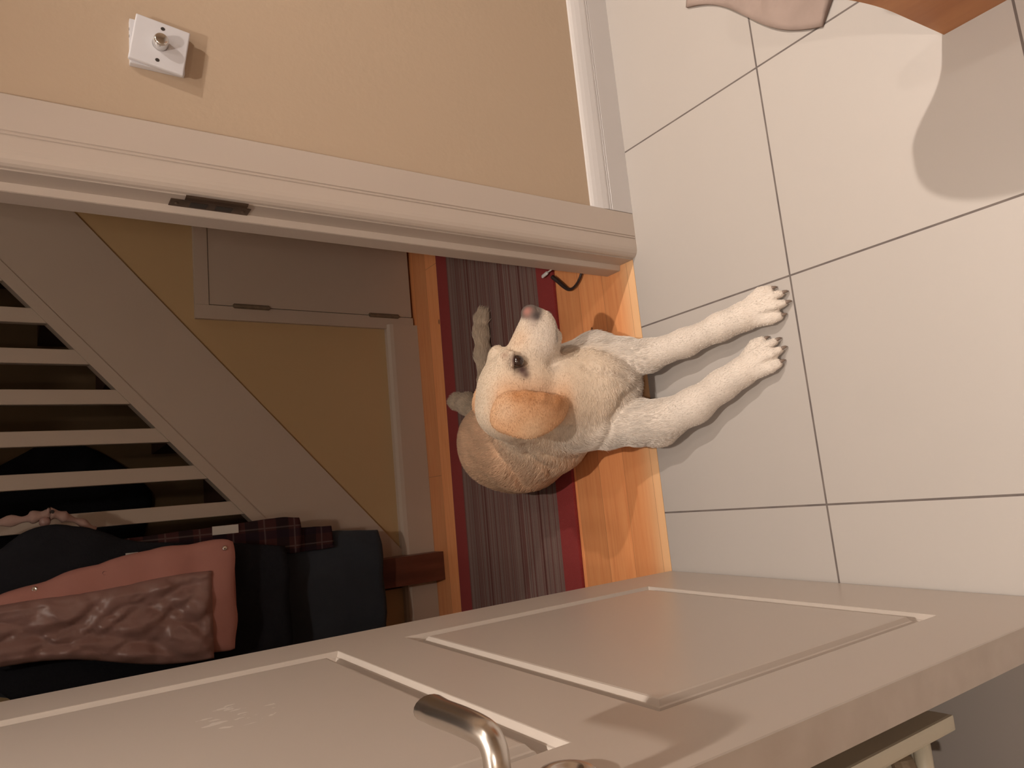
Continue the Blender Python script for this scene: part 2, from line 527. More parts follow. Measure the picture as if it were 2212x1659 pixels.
# ------------------------------------------------------------------ dimmer switch
sw = empty('dimmer_switch', (1.0135, 0.0, 1.068), label='crooked white square dimmer switch with a round chrome knob on the cream wall', cat='light switch')
bm = bmesh.new()
box(bm, (-0.041, -0.0115, -0.039), (0.040, 0.0, 0.0455), 0.002)
link('back_box', bm, M['plastic'], sw)
bm = bmesh.new()
box(bm, (-0.0425, -0.0195, -0.0425), (0.0425, -0.0110, 0.0425), 0.003, seg=3)
fp = link('faceplate', bm, M['plastic'], sw, True)
fp.rotation_euler = (math.radians(-1.5), math.radians(9), 0)
bm = bmesh.new()
lathe(bm, [(0, 0.0122), (0.001, 0.0128), (0.014, 0.0116), (0.0170, 0.0104), (0.0180, 0.0088), (0.0180, 0.0)], (0, -0.0195, 0), (0, -1, 0), 32)
kb = link('knob', bm, M['steel'], sw, True)
kb.rotation_euler = fp.rotation_euler
for x in (-0.0305, 0.0305):
    bm = bmesh.new()
    lathe(bm, [(0, 0.0034), (0.0004, 0.0032), (0.0004, 0.0)], (x, -0.0196, 0), (0, -1, 0), 14)
    link('screw_hole', bm, M['hole'], sw).rotation_euler = fp.rotation_euler
for x in (0.022, 0.009):
    bm = bmesh.new()
    box(bm, (x - 0.002, -0.0095, 0.0453), (x + 0.002, -0.0065, 0.0458))
    link('vent_slot', bm, M['hole'], sw)

# ------------------------------------------------------------------ the open panelled door
DA = math.radians(1.37)
door = empty('door_1', (0, 0, 0), kind='structure')
door.rotation_euler = (0, 0, -DA)     # leaf runs towards -y, swung a touch past square
DW, DT, DH = 0.803, 0.040, 2.0
def panel_rings(bm, y0, y1, z0, z1):
    """moulded recess with a raised field; returns the outer ring"""
    prof = [(0, 0), (0.0015, -0.0004), (0.0042, -0.0080), (0.0062, -0.0088), (0.0085, -0.0142), (0.0205, -0.0146), (0.0240, -0.0070), (0.0262, -0.0060), (0.0300, -0.0008), (0.0330, -0.0002)]
    rings = []
    for ins, dep in prof:
        rings.append([bm.verts.new((dep, y, z)) for y, z in ((y0 + ins, z0 + ins), (y1 - ins, z0 + ins), (y1 - ins, z1 - ins), (y0 + ins, z1 - ins))])
    for a, b in zip(rings, rings[1:]):
        for k in range(4):
            bm.faces.new((a[k], a[(k + 1) % 4], b[(k + 1) % 4], b[k]))
    bm.faces.new(rings[-1])
    return rings[0]
bm = bmesh.new()
ys = (-DW, -0.688, -0.114, 0.0)
PZ = ((0.19, 0.742), (0.852, 1.88))
zs = (0.006, PZ[0][0], PZ[0][1], PZ[1][0], PZ[1][1], DH)
panel_rings(bm, ys[1], ys[2], *PZ[0])
panel_rings(bm, ys[1], ys[2], *PZ[1])
for i in range(3):
    for j in range(5):
        if i == 1 and j in (1, 3): continue
        bm.faces.new([bm.verts.new((0, y, z)) for y, z in ((ys[i], zs[j]), (ys[i + 1], zs[j]), (ys[i + 1], zs[j + 1]), (ys[i], zs[j + 1]))])
for q in (((-DT, -DW), (-DT, 0)), ((0, -DW), (-DT, -DW)), ((0, 0), (-DT, 0))):
    (xa, ya), (xb, yb) = q
    bm.faces.new([bm.verts.new(v) for v in ((xa, ya, zs[0]), (xb, yb, zs[0]), (xb, yb, DH), (xa, ya, DH))])
for z in (zs[0], DH):
    bm.faces.new([bm.verts.new(v) for v in ((0, 0, z), (-DT, 0, z), (-DT, -DW, z), (0, -DW, z))])
bmesh.ops.remove_doubles(bm, verts=bm.verts[:], dist=0.0002)
link('door_leaf', bm, M['door'], door)
# lever handle
hd = empty('door_handle', (0, -0.775, 0.984))
hd.parent = door
bm = bmesh.new()
lathe(bm, [(0, 0.025), (0.005, 0.0245), (0.0075, 0.021), (0.009, 0.012), (0.009, 0.0)], (0, 0, 0), (1, 0, 0), 32)
link('rose', bm, M['chrome'], hd, True)
bm = bmesh.new()
pth = spline([(0.006, 0, 0), (0.030, 0, 0), (0.046, 0.001, 0), (0.0555, 0.008, 0.0), (0.0585, 0.022, 0.0005), (0.0585, 0.050, 0.0), (0.057, 0.080, -0.001), (0.0555, 0.100, -0.004), (0.055, 0.111, -0.005)], 7)
n = len(pth)
rad, sq = [], []
for i in range(n):
    t = i / (n - 1)
    rad.append(0.0098 if t < 0.35 else 0.0098 + 0.0012 * (t - 0.35))
    sq.append(1.0 if t < 0.3 else 1.0 + 0.45 * (t - 0.3) / 0.7)
rad[-1] *= 0.35; rad[-2] *= 0.72; rad[-3] *= 0.9
tube(bm, pth, rad, 20, sq)
link('lever', bm, M['chrome'], hd, True)
bm = bmesh.new()
lathe(bm, [(0, 0.0265), (0.004, 0.026), (0.007, 0.0225), (0.0085, 0.016), (0.0080, 0.012), (0.0060, 0.0105), (0.006, 0)], (0.0, -0.749, 0.905), (1, 0, 0), 32)
o = link('escutcheon', bm, M['chrome'], door, True)

# ------------------------------------------------------------------ radiator behind the door
rad_ = empty('radiator', (-0.16, -0.40, 0.2), label='cream panel radiator standing behind the open white door', cat='radiator')
bm = bmesh.new()
box(bm, (0.0, -0.30, 0.02), (0.020, 0.30, 0.60), 0.004)
link('front_panel', bm, M['radiator'], rad_)
bm = bmesh.new()
box(bm, (-0.095, -0.30, 0.02), (-0.080, 0.30, 0.60), 0.004)
link('back_panel', bm, M['radiator'], rad_)
bm = bmesh.new()
for k in range(15):
    y = -0.27 + k * 0.036
    box(bm, (-0.08, y, 0.04), (0.0, y + 0.003, 0.58))
link('convector_fins', bm, M['radiator'], rad_)
bm = bmesh.new()
tube(bm, [(-0.002, -0.285, 0.085), (-0.045, -0.285, 0.085), (-0.085, -0.285, 0.085)], 0.011, 14)
link('cross_pipe', bm, M['radiator'], rad_, True)
bm = bmesh.new()
lathe(bm, [(0, 0.010), (0.006, 0.014), (0.02, 0.015), (0.024, 0.011), (0.034, 0.010), (0.036, 0.006)], (-0.008, -0.279, 0.128), (-0.9, -0.3, 0.1), 10)
link('bleed_valve', bm, M['grime'], rad_)
# ------------------------------------------------------------------ rug runner in the hall
rug = boxobj('rug', (-1.35, -0.333, 0.0), (1.75, 0.333, 0.010), M['rug'], bevel=0.003)
rug.location = (0.2, 0.655, 0.0)
rug.rotation_euler = (0, 0, -0.016)
tag(rug, 'striped brown and grey runner rug with dark red borders on the hall floor', 'rug')

# ------------------------------------------------------------------ staircase wall, string, spindles
SL = 0.892
lo = lambda x: 0.682 + SL * (x - 0.687)       # underside of the string
hi = lambda x: 0.696 + SL * (x - 0.273)       # top edge of its capping
bm = bmesh.new()
x0 = -0.078
# wall beneath the string with the cupboard opening
XA, XB, ZC = 0.921, 1.50, 0.748
prism(bm, [(x0, 0), (XA, 0), (XA, ZC), (XB, ZC), (XB, 0), (2.6, 0), (2.6, CEIL), (1.9, 1.9), (x0, max(0.03, lo(x0)) + 0.06)], 1, HB, HB + 0.05)
struct('wall_understair', bm, M['hallwall'])
boxobj('wall_hall_rear', (-1.6, HB, 0), (-0.077, HB + 0.05, CEIL), M['hallwall'], st=True)

stairs = empty('staircase', (0.3, 1.6, 0), label='white enclosed staircase with square spindles rising behind the hall', cat='staircase')
def sobj(name, bm, m, smooth=False):
    for v in bm.verts: v.co -= Vector((0.3, 1.6, 0))
    return link(name, bm, m, stairs, smooth)
bm = bmesh.new()
xs, xe = -0.06, 2.55
prism(bm, [(xs, lo(xs)), (xe, lo(xe)), (xe, hi(xe) - 0.045), (xs, hi(xs) - 0.045)], 1, HB - 0.012, HB + 0.028)
sobj('string', bm, M['halltrim'])
bm = bmesh.new()
prism(bm, [(xs, hi(xs) - 0.047), (xe, hi(xe) - 0.047), (xe, hi(xe)), (xs, hi(xs))], 1, HB - 0.017, HB + 0.036)
sobj('capping_rail', bm, M['halltrim'])
for k in range(-4, 16):
    xc = 0.2545 + 0.1198 * k
    if xc < -0.02 or xc > 2.1: continue
    bm = bmesh.new()
    h = 0.044
    zb = hi(xc) - 0.03
    zt = min(hi(xc) + 0.86, CEIL - 0.02)
    box(bm, (xc - h / 2, HB - 0.010, zb), (xc + h / 2, HB + 0.016, zt), 0.0015, seg=1)
    sobj('spindle', bm, M['halltrim'])
bm = bmesh.new()
xm = 1.25
prism(bm, [(xs, hi(xs) + 0.85), (xm, hi(xm) + 0.85), (xm, hi(xm) + 0.90), (xs, hi(xs) + 0.90)], 1, HB - 0.025, HB + 0.035)
sobj('handrail', bm, M['halltrim'])
# carpeted treads behind
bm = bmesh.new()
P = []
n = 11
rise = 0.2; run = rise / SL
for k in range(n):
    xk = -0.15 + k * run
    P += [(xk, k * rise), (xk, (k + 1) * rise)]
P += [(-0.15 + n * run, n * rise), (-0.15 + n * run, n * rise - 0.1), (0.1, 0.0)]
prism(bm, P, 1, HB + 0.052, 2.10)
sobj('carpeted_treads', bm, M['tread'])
np_ = empty('newel_post', (-0.012, 1.165, 0), label='dark red wooden newel post at the foot of the stairs below the coats', cat='newel post')
bm = bmesh.new()
box(bm, (-0.049, -0.058, 0.0), (0.049, 0.020, 1.35), 0.002)
link('post', bm, M['newel'], np_)
bm = bmesh.new()
lathe(bm, [(0, 0.03), (0.012, 0.05), (0.03, 0.052), (0.05, 0.035), (0.06, 0.0)], (0, -0.01, 1.35), (0, 0, 1), 20)
link('post_cap', bm, M['newel'], np_, True)
bm = bmesh.new()
for z in (1.22, 1.27):
    pass
for k, x in enumerate((-0.03, 0.03)):
    pg = bmesh.new()
    tube(pg, [(x, -0.055, 1.28 - 0.03 * k), (x, -0.085, 1.285 - 0.03 * k), (x, -0.10, 1.30 - 0.03 * k)], 0.007, 10)
    link('coat_hook', pg, M['darkmetal'], np_, True)
bm.free()

# understairs cupboard: frame, leaf, two hinges
cup = empty('door_2', (XA, HB, 0), kind='structure')
def cobj(name, bm, m, smooth=False):
    for v in bm.verts: v.co -= Vector((XA, HB, 0))
    return link(name, bm, m, cup, smooth)
bm = bmesh.new()
W_ = 0.050
box(bm, (XA - W_, HB - 0.017, 0.008), (XA - 0.003, HB, ZC + 0.043), 0.002)
box(bm, (XA - 0.003, HB - 0.017, ZC - 0.001), (XB, HB, ZC + 0.043), 0.002)
cobj('frame', bm, M['halltrim'])
bm = bmesh.new()
box(bm, (XA, HB - 0.014, 0.012), (XB - 0.01, HB + 0.006, ZC - 0.003), 0.0015)
cobj('cupboard_leaf', bm, M['halltrim'])
for z0 in (0.555, 0.072):
    bm = bmesh.new()
    tube(bm, [(XA - 0.0015, HB - 0.018, z0), (XA - 0.0015, HB - 0.018, z0 + 0.114)], 0.0085, 12)
    tube(bm, [(XA - 0.0015, HB - 0.018, z0 - 0.003), (XA - 0.0015, HB - 0.018, z0 + 0.117)], 0.006, 10)
    cobj('hinge', bm, M['grime'])

# ------------------------------------------------------------------ coats on the newel
def garment(name, rows, m, parent=None, depth=0.05, y=1.0, seed=1.0, quilt=0.0, nseg=48, wr=0.006, hem=True):
    """hanging garment: rows of (z, x_left, x_right, y centre, half depth); puffed elliptical sections with folds"""
    bm = bmesh.new()
    R = spline(rows, 7)
    rings = []
    for i, (z, xl, xr, yc, hd_) in enumerate(R):
        ring = []
        for k in range(nseg):
            a = 2 * math.pi * k / nseg
            ca, sa = math.cos(a), math.sin(a)
            px = (xl + xr) / 2 + (xr - xl) / 2 * math.copysign(abs(ca) ** 0.75, ca)
            py = yc + hd_ * math.copysign(abs(sa) ** 0.8, sa)
            f = fbm(px * 26, z * 15, seed, seed) * wr + math.sin(px * 55 + seed * 3 + 2 * math.sin(z * 5)) * wr * 0.6
            if quilt: f += abs(math.sin(z * math.pi / quilt)) * 0.006
            ring.append(bm.verts.new((px + f * ca * 0.7, py + f * (1 if sa > 0 else -1) * min(1, abs(sa) * 2), z + 0.004 * math.sin(px * 40 + seed))))
        rings.append(ring)
    for a, b in zip(rings, rings[1:]):
        for k in range(nseg):
            bm.faces.new((a[k], a[(k + 1) % nseg], b[(k + 1) % nseg], b[k]))
    bm.faces.new(rings[0][::-1])
    bm.faces.new(rings[-1])
    return link(name, bm, m, parent, True)

nv = empty('navy_coat', (0, 1.0, 0), label='long navy coat hanging lowest, its hem near the skirting board', cat='coat')
garment('coat_body', [(0.262, -0.30, 0.142, 0.062, 0.020), (0.40, -0.30, 0.152, 0.062, 0.025), (0.60, -0.29, 0.160, 0.062, 0.027), (0.80, -0.28, 0.158, 0.062, 0.027), (1.05, -0.25, 0.15, 0.062, 0.027), (1.30, -0.16, 0.08, 0.066, 0.022)], M['navy'], nv, seed=2.1, wr=0.004)
garment('sleeve', [(0.52, -0.385, -0.31, 0.05, 0.025), (0.8, -0.385, -0.30, 0.05, 0.03), (1.1, -0.34, -0.25, 0.055, 0.03), (1.27, -0.24, -0.16, 0.062, 0.02)], M['navy'], nv, seed=5.1, wr=0.003)

bk = empty('black_coat', (0, 0.93, 0), label='black wool coat bulging out above the long navy coat', cat='coat')
garment('coat_body', [(0.60, -0.23, 0.128, 0.036, 0.014), (0.75, -0.24, 0.150, 0.034, 0.022), (0.90, -0.24, 0.170, 0.030, 0.026), (1.03, -0.24, 0.195, 0.026, 0.034), (1.12, -0.23, 0.232, 0.022, 0.038), (1.20, -0.20, 0.245, 0.020, 0.038), (1.28, -0.15, 0.215, 0.026, 0.034), (1.36, -0.08, 0.12, 0.036, 0.024)], M['black'], bk, seed=3.3, wr=0.004)

tt = empty('tartan_scarf', (0.17, 1.0, 0.4), label='dark red tartan wool scarf hanging beside the navy coat', cat='scarf')
def scarfpart(name, rows, seed):
    o = garment(name, rows, M['tartan'], tt, seed=seed, wr=0.0025, nseg=24)
    for v in o.data.vertices: v.co -= Vector((0.17, 1.0, 0.4))
    return o
scarfpart('long_end', [(0.435, 0.10, 0.168, 1.022, 0.005), (0.50, 0.10, 0.172, 1.021, 0.006), (0.60, 0.10, 0.176, 1.020, 0.006), (0.80, 0.10, 0.184, 1.018, 0.006), (1.05, 0.10, 0.19, 1.016, 0.006), (1.2, 0.08, 0.16, 1.016, 0.006)], 1.2)
scarfpart('short_end', [(0.545, 0.10, 0.205, 1.003, 0.006), (0.62, 0.10, 0.210, 1.003, 0.007), (0.75, 0.10, 0.205, 1.003, 0.007), (0.95, 0.10, 0.195, 1.002, 0.006), (1.15, 0.08, 0.18, 1.006, 0.005), (1.28, 0.05, 0.12, 1.012, 0.005)], 4.4)
bm = bmesh.new()
box(bm, (0.178, 0.990, 0.728), (0.2025, 0.9935, 0.80), 0.001)
for v in bm.verts: v.co -= Vector((0.17, 1.0, 0.4))
o = link('label', bm, M['label'], tt); o['label'] = 'white woven label strip'
bm = bmesh.new()
box(bm, (0.146, 0.918, 0.999), (0.156, 0.925, 1.028), 0.0008)
for v in bm.verts: v.co -= Vector((0, 0.93, 0))
o = link('label', bm, M['label'], bk); o['label'] = 'small white tag'

lc = empty('pink_hood', (0.25, 1.0, 1.2), label='pale pink fleecy hood with an eyelet showing above the black coat', cat='hood')
bm = bmesh.new()
pts = spline([(0.235, 1.02, 1.36), (0.262, 1.01, 1.30), (0.266, 1.0, 1.25), (0.272, 0.995, 1.215), (0.274, 0.995, 1.185), (0.262, 1.0, 1.155), (0.246, 1.01, 1.12), (0.225, 1.02, 1.09)], 6)
tube(bm, pts, [0.012 + 0.0035 * math.sin(i * 0.9) + (0.006 if 14 < i < 30 else 0) for i in range(len(pts))], 12, 0.7)
for v in bm.verts: v.co -= Vector((0.25, 1.0, 1.2))
link('rim', bm, M['lace'], lc, True)
bm = bmesh.new()
lathe(bm, [(0, 0.0052), (0.001, 0.0045), (0.001, 0)], (0.279 - 0.25, -0.0205, 1.187 - 1.2), (0, -1, 0), 14)
link('eyelet', bm, M['hole'], lc)
bm = bmesh.new()
lathe(bm, [(0, 0.013), (0.006, 0.012), (0.009, 0.006), (0.0095, 0.0)], (0.2555 - 0.25, -0.016, 1.203 - 1.2), (0, -1, 0.0), 18)
o = link('pompom', bm, M['pinkshine'], lc, True)

dk = empty('dark_jacket', (0.35, 2.05, 0.9), label='dark jacket hanging on the stairwell wall behind the spindles', cat='jacket')
bm = bmesh.new()
def DJ(x, z, y): return bm.verts.new((x - 0.35, y - 2.05, z - 0.9))
ol = spline([(0.62, 1.13), (0.56, 1.02), (0.52, 0.95), (0.44, 0.86), (0.36, 0.80), (0.24, 0.82), (0.10, 0.86), (0.02, 1.0), (0.02, 1.30), (0.20, 1.50), (0.40, 1.48), (0.48, 1.36), (0.55, 1.24)], 5)
n = len(ol)
cx_, cz_ = 0.32, 1.12
rr_ = []
for t, yy in ((1.0, 2.118), (0.99, 2.095), (0.9, 2.07), (0.7, 2.055), (0.4, 2.05)):
    rr_.append([DJ(cx_ + (x - cx_) * t, cz_ + (z - cz_) * t, yy + 0.008 * math.sin(i * 0.8)) for i, (x, z) in enumerate(ol)])
for a, b in zip(rr_, rr_[1:]):
    for k in range(n):
        bm.faces.new((a[k], a[(k + 1) % n], b[(k + 1) % n], b[k]))
bm.faces.new(rr_[0]); bm.faces.new(rr_[-1])
link('jacket_body', bm, M['black'], dk, True)
bm = bmesh.new()
tube(bm, [(0.0, 0.068, 0.60), (0.0, 0.03, 0.60), (0.0, 0.02, 0.615)], 0.006, 8)
link('coat_hook', bm, M['darkmetal'], dk, True)

# pink jacket, nearest; its shiny padded pocket panel and snaps
pk = empty('pink_jacket', (0, 0.82, 0), label='salmon pink snap-front jacket with a shiny quilted panel, nearest of the hanging coats', cat='jacket')
garment('jacket_body', [(0.775, -0.122, 0.158, 0.045, 0.012), (0.80, -0.122, 0.163, 0.045, 0.020), (0.90, -0.112, 0.160, 0.045, 0.026), (0.98, -0.10, 0.157, 0.045, 0.028), (1.14, -0.072, 0.130, 0.045, 0.03), (1.23, -0.052, 0.108, 0.045, 0.03), (1.30, -0.03, 0.092, 0.05, 0.03), (1.42, 0.0, 0.05, 0.08, 0.02)], M['pink'], pk, seed=6.2, wr=0.0022, quilt=0.11)
# shiny panel: padded grid on the front with creases
bm = bmesh.new()
NU, NV = 44, 64
def pan(u, v):
    z = 0.838 + v * 0.50
    xr = 0.089 - 0.022 * v ** 1.3 + 0.003 * math.sin(v * 9)
    xl = -0.132 + 0.078 * v - 0.010 * math.sin(v * 7)
    x = xl + (xr - xl) * u
    e = min(u, 1 - u, v * 2.2 + 0.0) * 9
    p = math.sqrt(max(0, min(1, e)))
    cre = 0
    for cx, cz, ang, w in ((0.02, 0.98, 0.5, 0.012), (-0.04, 1.05, -0.3, 0.012), (0.04, 1.10, 0.9, 0.01), (-0.02, 0.90, -0.8, 0.012), (0.05, 0.93, 0.2, 0.012), (-0.05, 0.96, 1.2, 0.012), (0.0, 1.2, 0.1, 0.014)):
        d = (x - cx) * math.cos(ang) + (z - cz) * math.sin(ang)
        l = -(x - cx) * math.sin(ang) + (z - cz) * math.cos(ang)
        cre += math.exp(-(d / w) ** 2) * math.exp(-(l / 0.09) ** 2)
    bulge = 0.014 * abs(math.sin(x * 34 + 1.2 * math.sin(z * 23))) ** 0.5 * abs(math.sin(z * 27 + 1.5 * math.sin(x * 31))) ** 0.5
    return (x, 0.012 - p * (0.012 + bulge) + 0.009 * cre * p + 0.0022 * fbm(x * 75, z * 62, 2, 5) - 0.0045 * p * max(0, 1 - 3.2 * abs(fbm(x * 21, z * 17, 4, 9))) , z)
V = [[bm.verts.new(pan(i / NU, j / NV)) for i in range(NU + 1)] for j in range(NV + 1)]
for j in range(NV):
    for i in range(NU):
        bm.faces.new((V[j][i], V[j][i + 1], V[j + 1][i + 1], V[j + 1][i]))
bk_v = [[bm.verts.new((V[j][i].co.x, 0.03, V[j][i].co.z)) for i in (0, NU)] for j in range(NV + 1)]
for j in range(NV):
    bm.faces.new((V[j][0], V[j + 1][0], bk_v[j + 1][0], bk_v[j][0]))
    bm.faces.new((V[j][NU], bk_v[j][1], bk_v[j + 1][1], V[j + 1][NU]))
o = link('quilted_panel', bm, M['pinkshine'], pk, True)
o['label'] = 'shiny mauve quilted panel'
for x, z, c in ((0.098, 1.226, 'steel'), (0.115, 1.082, 'hole'), (0.134, 0.944, 'darkmetal'), (0.143, 0.800, 'steel')):
    bm = bmesh.new()
    lathe(bm, [(0, 0.0065), (0.002, 0.006), (0.003, 0.0045), (0.0022, 0.003), (0.0022, 0)], (x, 0.026, z), (0.25, -1, 0.1), 16)
    link('snap', bm, M[c], pk, True)

# ------------------------------------------------------------------ cable by the jamb
cb = empty('cable', (0.78, 0.25, 0), label='short black cable with a white plug lying on the hall boards by the doorway jamb', cat='cable')
bm = bmesh.new()
pts = spline([(0.86, 0.16, 0.006), (0.80, 0.178, 0.008), (0.768, 0.196, 0.010), (0.752, 0.222, 0.010), (0.752, 0.245, 0.010), (0.764, 0.262, 0.010), (0.786, 0.284, 0.012), (0.806, 0.304, 0.016)], 8)
n = len(pts)
tube(bm, [Vector(p) - Vector((0.78, 0.25, 0)) for p in pts], [0.0035 + 0.0028 * min(1, max(0, (i - n * 0.45) / (n * 0.3))) for i in range(n)], 12)
link('cord', bm, M['cable'], cb, True)
bm = bmesh.new()
tube(bm, [Vector(p) - Vector((0.78, 0.25, 0)) for p in ((0.826, 0.296, 0.02), (0.822, 0.318, 0.022))], 0.0022, 10)
link('plug_neck', bm, M['plug'], cb, True)
bm = bmesh.new()
tube(bm, [Vector(p) - Vector((0.78, 0.25, 0)) for p in ((0.823, 0.316, 0.020), (0.822, 0.320, 0.021), (0.818, 0.342, 0.021), (0.817, 0.345, 0.020))], [0.0035, 0.0055, 0.0055, 0.0035], 12, 0.7)
link('plug', bm, M['plug'], cb, True)

# ------------------------------------------------------------------ wooden rack with curved ends and the cloth on the tiles
rk = empty('magazine_rack', (0.889, -0.95, 0), label='orange pine rack with curved side panels standing on the cream tiles', cat='rack')
prof = spline([(-0.769, 0.0), (-0.7635, 0.09), (-0.7575, 0.17), (-0.743, 0.24), (-0.716, 0.32), (-0.705, 0.38), (-0.709, 0.44), (-0.726, 0.49), (-0.757, 0.53), (-0.80, 0.556), (-0.86, 0.57)], 6)
outline = [(y + 0.95, z) for y, z in prof] + [(-0.25, 0.57), (-0.30, 0.50), (-0.30, 0.0)]
for xo in (0.0, 0.42):
    bm = bmesh.new()
    prism(bm, outline, 0, xo, xo + 0.018)
    link('side_panel', bm, M['chest'], rk)
for z in (0.10, 0.33):
    bm = bmesh.new()
    box(bm, (0.018, -0.28, z), (0.42, 0.165, z + 0.016))
    link('shelf', bm, M['chest'], rk)

bm = bmesh.new()
NU, NV = 60, 30
cA, cB = Vector((1.268, -0.272, 0)), Vector((1.045, -0.585, 0))
ex = (cB - cA)
nrm = Vector((0.82, -0.57, 0)).normalized()
def cl(u, v, top):
    p = cA + ex * u + nrm * (v * 0.34)
    p += nrm * ((0.020 * math.sin(u * 5.2 + 0.6) - 0.011) * (1 - v))
    h = 0.006 + 0.012 * (0.5 + 0.5 * fbm(u * 9, v * 7, 1, 3) / 1.4) * min(1, v * 4 + 0.25)
    h += 0.010 * max(0, math.sin(u * 19 + 4 * v + 2 * math.sin(v * 9))) * min(1, v * 5 + .2)
    return (p.x, p.y, h if top else 0.0015)
top = [[bm.verts.new(cl(i / NU, j / NV, True)) for i in range(NU + 1)] for j in range(NV + 1)]
bot = [[bm.verts.new(cl(i / NU, j / NV, False)) for i in range(NU + 1)] for j in range(NV + 1)]
for j in range(NV):
    for i in range(NU):
        bm.faces.new((top[j][i], top[j][i + 1], top[j + 1][i + 1], top[j + 1][i]))
        bm.faces.new((bot[j][i], bot[j + 1][i], bot[j + 1][i + 1], bot[j][i + 1]))
for j in range(NV):
    for i in (0, NU):
        bm.faces.new((top[j][i], top[j + 1][i], bot[j + 1][i], bot[j][i]))
for i in range(NU):
    for j in (0, NV):
        bm.faces.new((top[j][i], bot[j][i], bot[j][i + 1], top[j][i + 1]))
o = link('floor_cloth', bm, M['blanket'], None, True)
tag(o, 'crumpled dusty pink cloth lying flat on the tiles beside the skirting', 'cloth')

# ------------------------------------------------------------------ downlight fittings, the last for the added fill lamp
for i, (lx, ly, _b, _s2) in enumerate(LAMPS):
    dl = empty('ceiling_downlight', (lx, ly, CEIL), label=('recessed ceiling downlight nearest the open door', 'recessed ceiling downlight, middle one of the row', 'recessed ceiling downlight farthest from the open door', 'added fill downlight, unseen, at the back of the kitchen')[i], cat='light', group='kitchen downlights')
    bm = bmesh.new()
    seg = 28
    rr = [(0.030, 0.0), (0.030, -0.004), (0.042, -0.004), (0.045, 0.0)]
    rings = [[bm.verts.new((r * math.cos(2 * math.pi * k / seg), r * math.sin(2 * math.pi * k / seg), z)) for k in range(seg)] for r, z in rr]
    for a, b in zip(rings, rings[1:]):
        for k in range(seg):
            bm.faces.new((a[k], a[(k + 1) % seg], b[(k + 1) % seg], b[k]))
    link('bezel', bm, M['chrome'], dl, True)
    bm = bmesh.new()
    lathe(bm, [(0, 0.029), (0.002, 0.028), (0.003, 0)], (0, 0, 0), (0, 0, -1), 24)
    link('lens', bm, M['lampglass'], dl, True)

exec_dog = True
# ------------------------------------------------------------------ the dog
# one continuous skin: smooth union of tapered capsules and ellipsoids, polygonised with surface nets
CR = (0.74, 0.615, 0.485)      # cream coat
PALE = (0.72, 0.65, 0.585)    # legs, cheeks
TAN = (0.74, 0.50, 0.335)      # back
EAR = (0.66, 0.385, 0.215)
NOSE = (0.055, 0.040, 0.042)
PINK = (0.36, 0.16, 0.14)
SHELL = (0.76, 0.60, 0.45)

def nrmz(v):
    v = np.array(v, float)
    return v / np.linalg.norm(v)
HM = nrmz((0.90, -0.40, -0.15))
HS_ = nrmz(np.cross(HM, (0, 0, 1)))
HU = np.cross(HS_, HM)
_c, _s = math.cos(0.25), math.sin(0.25)
HS_, HU = _c * HS_ + _s * HU, _c * HU - _s * HS_
HC = np.array((0.445, 0.084, 0.363))
HSC = 1.13
def hp(m, u, s):
    return tuple(HC + HSC * (HM * m + HU * u + HS_ * s))
RH = np.stack([HM, HU, HS_])           # rows: head axes

prims = []   # (kind, data, k, colour)
def cap(a, b, ra, rb, k=0.02, c=CR):
    prims.append(('c', (np.array(a, float), np.array(b, float), ra, rb), k, c))
def ell(c0, r, k=0.02, c=CR, R=None):
    prims.append(('e', (np.array(c0, float), np.array(r, float), np.eye(3) if R is None else R), k, c))
def cut(a, b, ra, rb, k=0.006, c=None):
    prims.append(('x', (np.array(a, float), np.array(b, float), ra, rb), k, c))
def chain(pts, k=0.02, c=CR):
    for p, q in zip(pts, pts[1:]):
        cap(p[:3], q[:3], p[3], q[3], k, c)

# trunk: chest, ribs, belly, rump
ell((0.420, 0.10, 0.135), (0.115, 0.12, 0.128), 0.03, (0.92, 0.82, 0.71))  # chest colour lightened to stand in for light its front misses
chain([(0.425, 0.13, 0.165, 0.105), (0.375, 0.24, 0.150, 0.116)], 0.04, SHELL)
chain([(0.375, 0.24, 0.150, 0.116), (0.345, 0.35, 0.140, 0.118), (0.355, 0.46, 0.135, 0.114), (0.375, 0.53, 0.120, 0.098)], 0.04, TAN)
ell((0.310, 0.43, 0.095), (0.093, 0.130, 0.098), 0.03, TAN)                       # near haunch
ell((0.445, 0.50, 0.075), (0.085, 0.09, 0.070), 0.03, TAN)                       # far haunch
# neck
chain([(*hp(-0.045, -0.02, 0.0), 0.066), (0.405, 0.135, 0.285, 0.080), (0.40, 0.175, 0.215, 0.105)], 0.035, CR)
chain([(*hp(-0.02, -0.065, 0.01), 0.050), (0.435, 0.055, 0.235, 0.075), (0.44, 0.04, 0.16, 0.09)], 0.03, CR)
ell((0.44, -0.005, 0.115), (0.060, 0.045, 0.075), 0.025, PALE)                   # breastbone
# left foreleg (towards +x)
chain([(0.485, 0.10, 0.16, 0.070), (0.515, 0.06, 0.105, 0.060), (0.505, 0.005, 0.072, 0.045), (0.497, -0.059, 0.052, 0.035), (0.504, -0.166, 0.041, 0.029), (0.516, -0.262, 0.036, 0.027), (0.524, -0.325, 0.031, 0.031)], 0.018, PALE)
# right foreleg
chain([(0.375, 0.10, 0.155, 0.075), (0.362, 0.045, 0.110, 0.062), (0.348, -0.020, 0.075, 0.050), (0.342, -0.085, 0.056, 0.044), (0.362, -0.172, 0.045, 0.037), (0.393, -0.247, 0.038, 0.030), (0.413, -0.302, 0.032, 0.031)], 0.018, PALE)
ell((0.306, -0.052, 0.036), (0.022, 0.036, 0.028), 0.02, PALE)                    # point of elbow
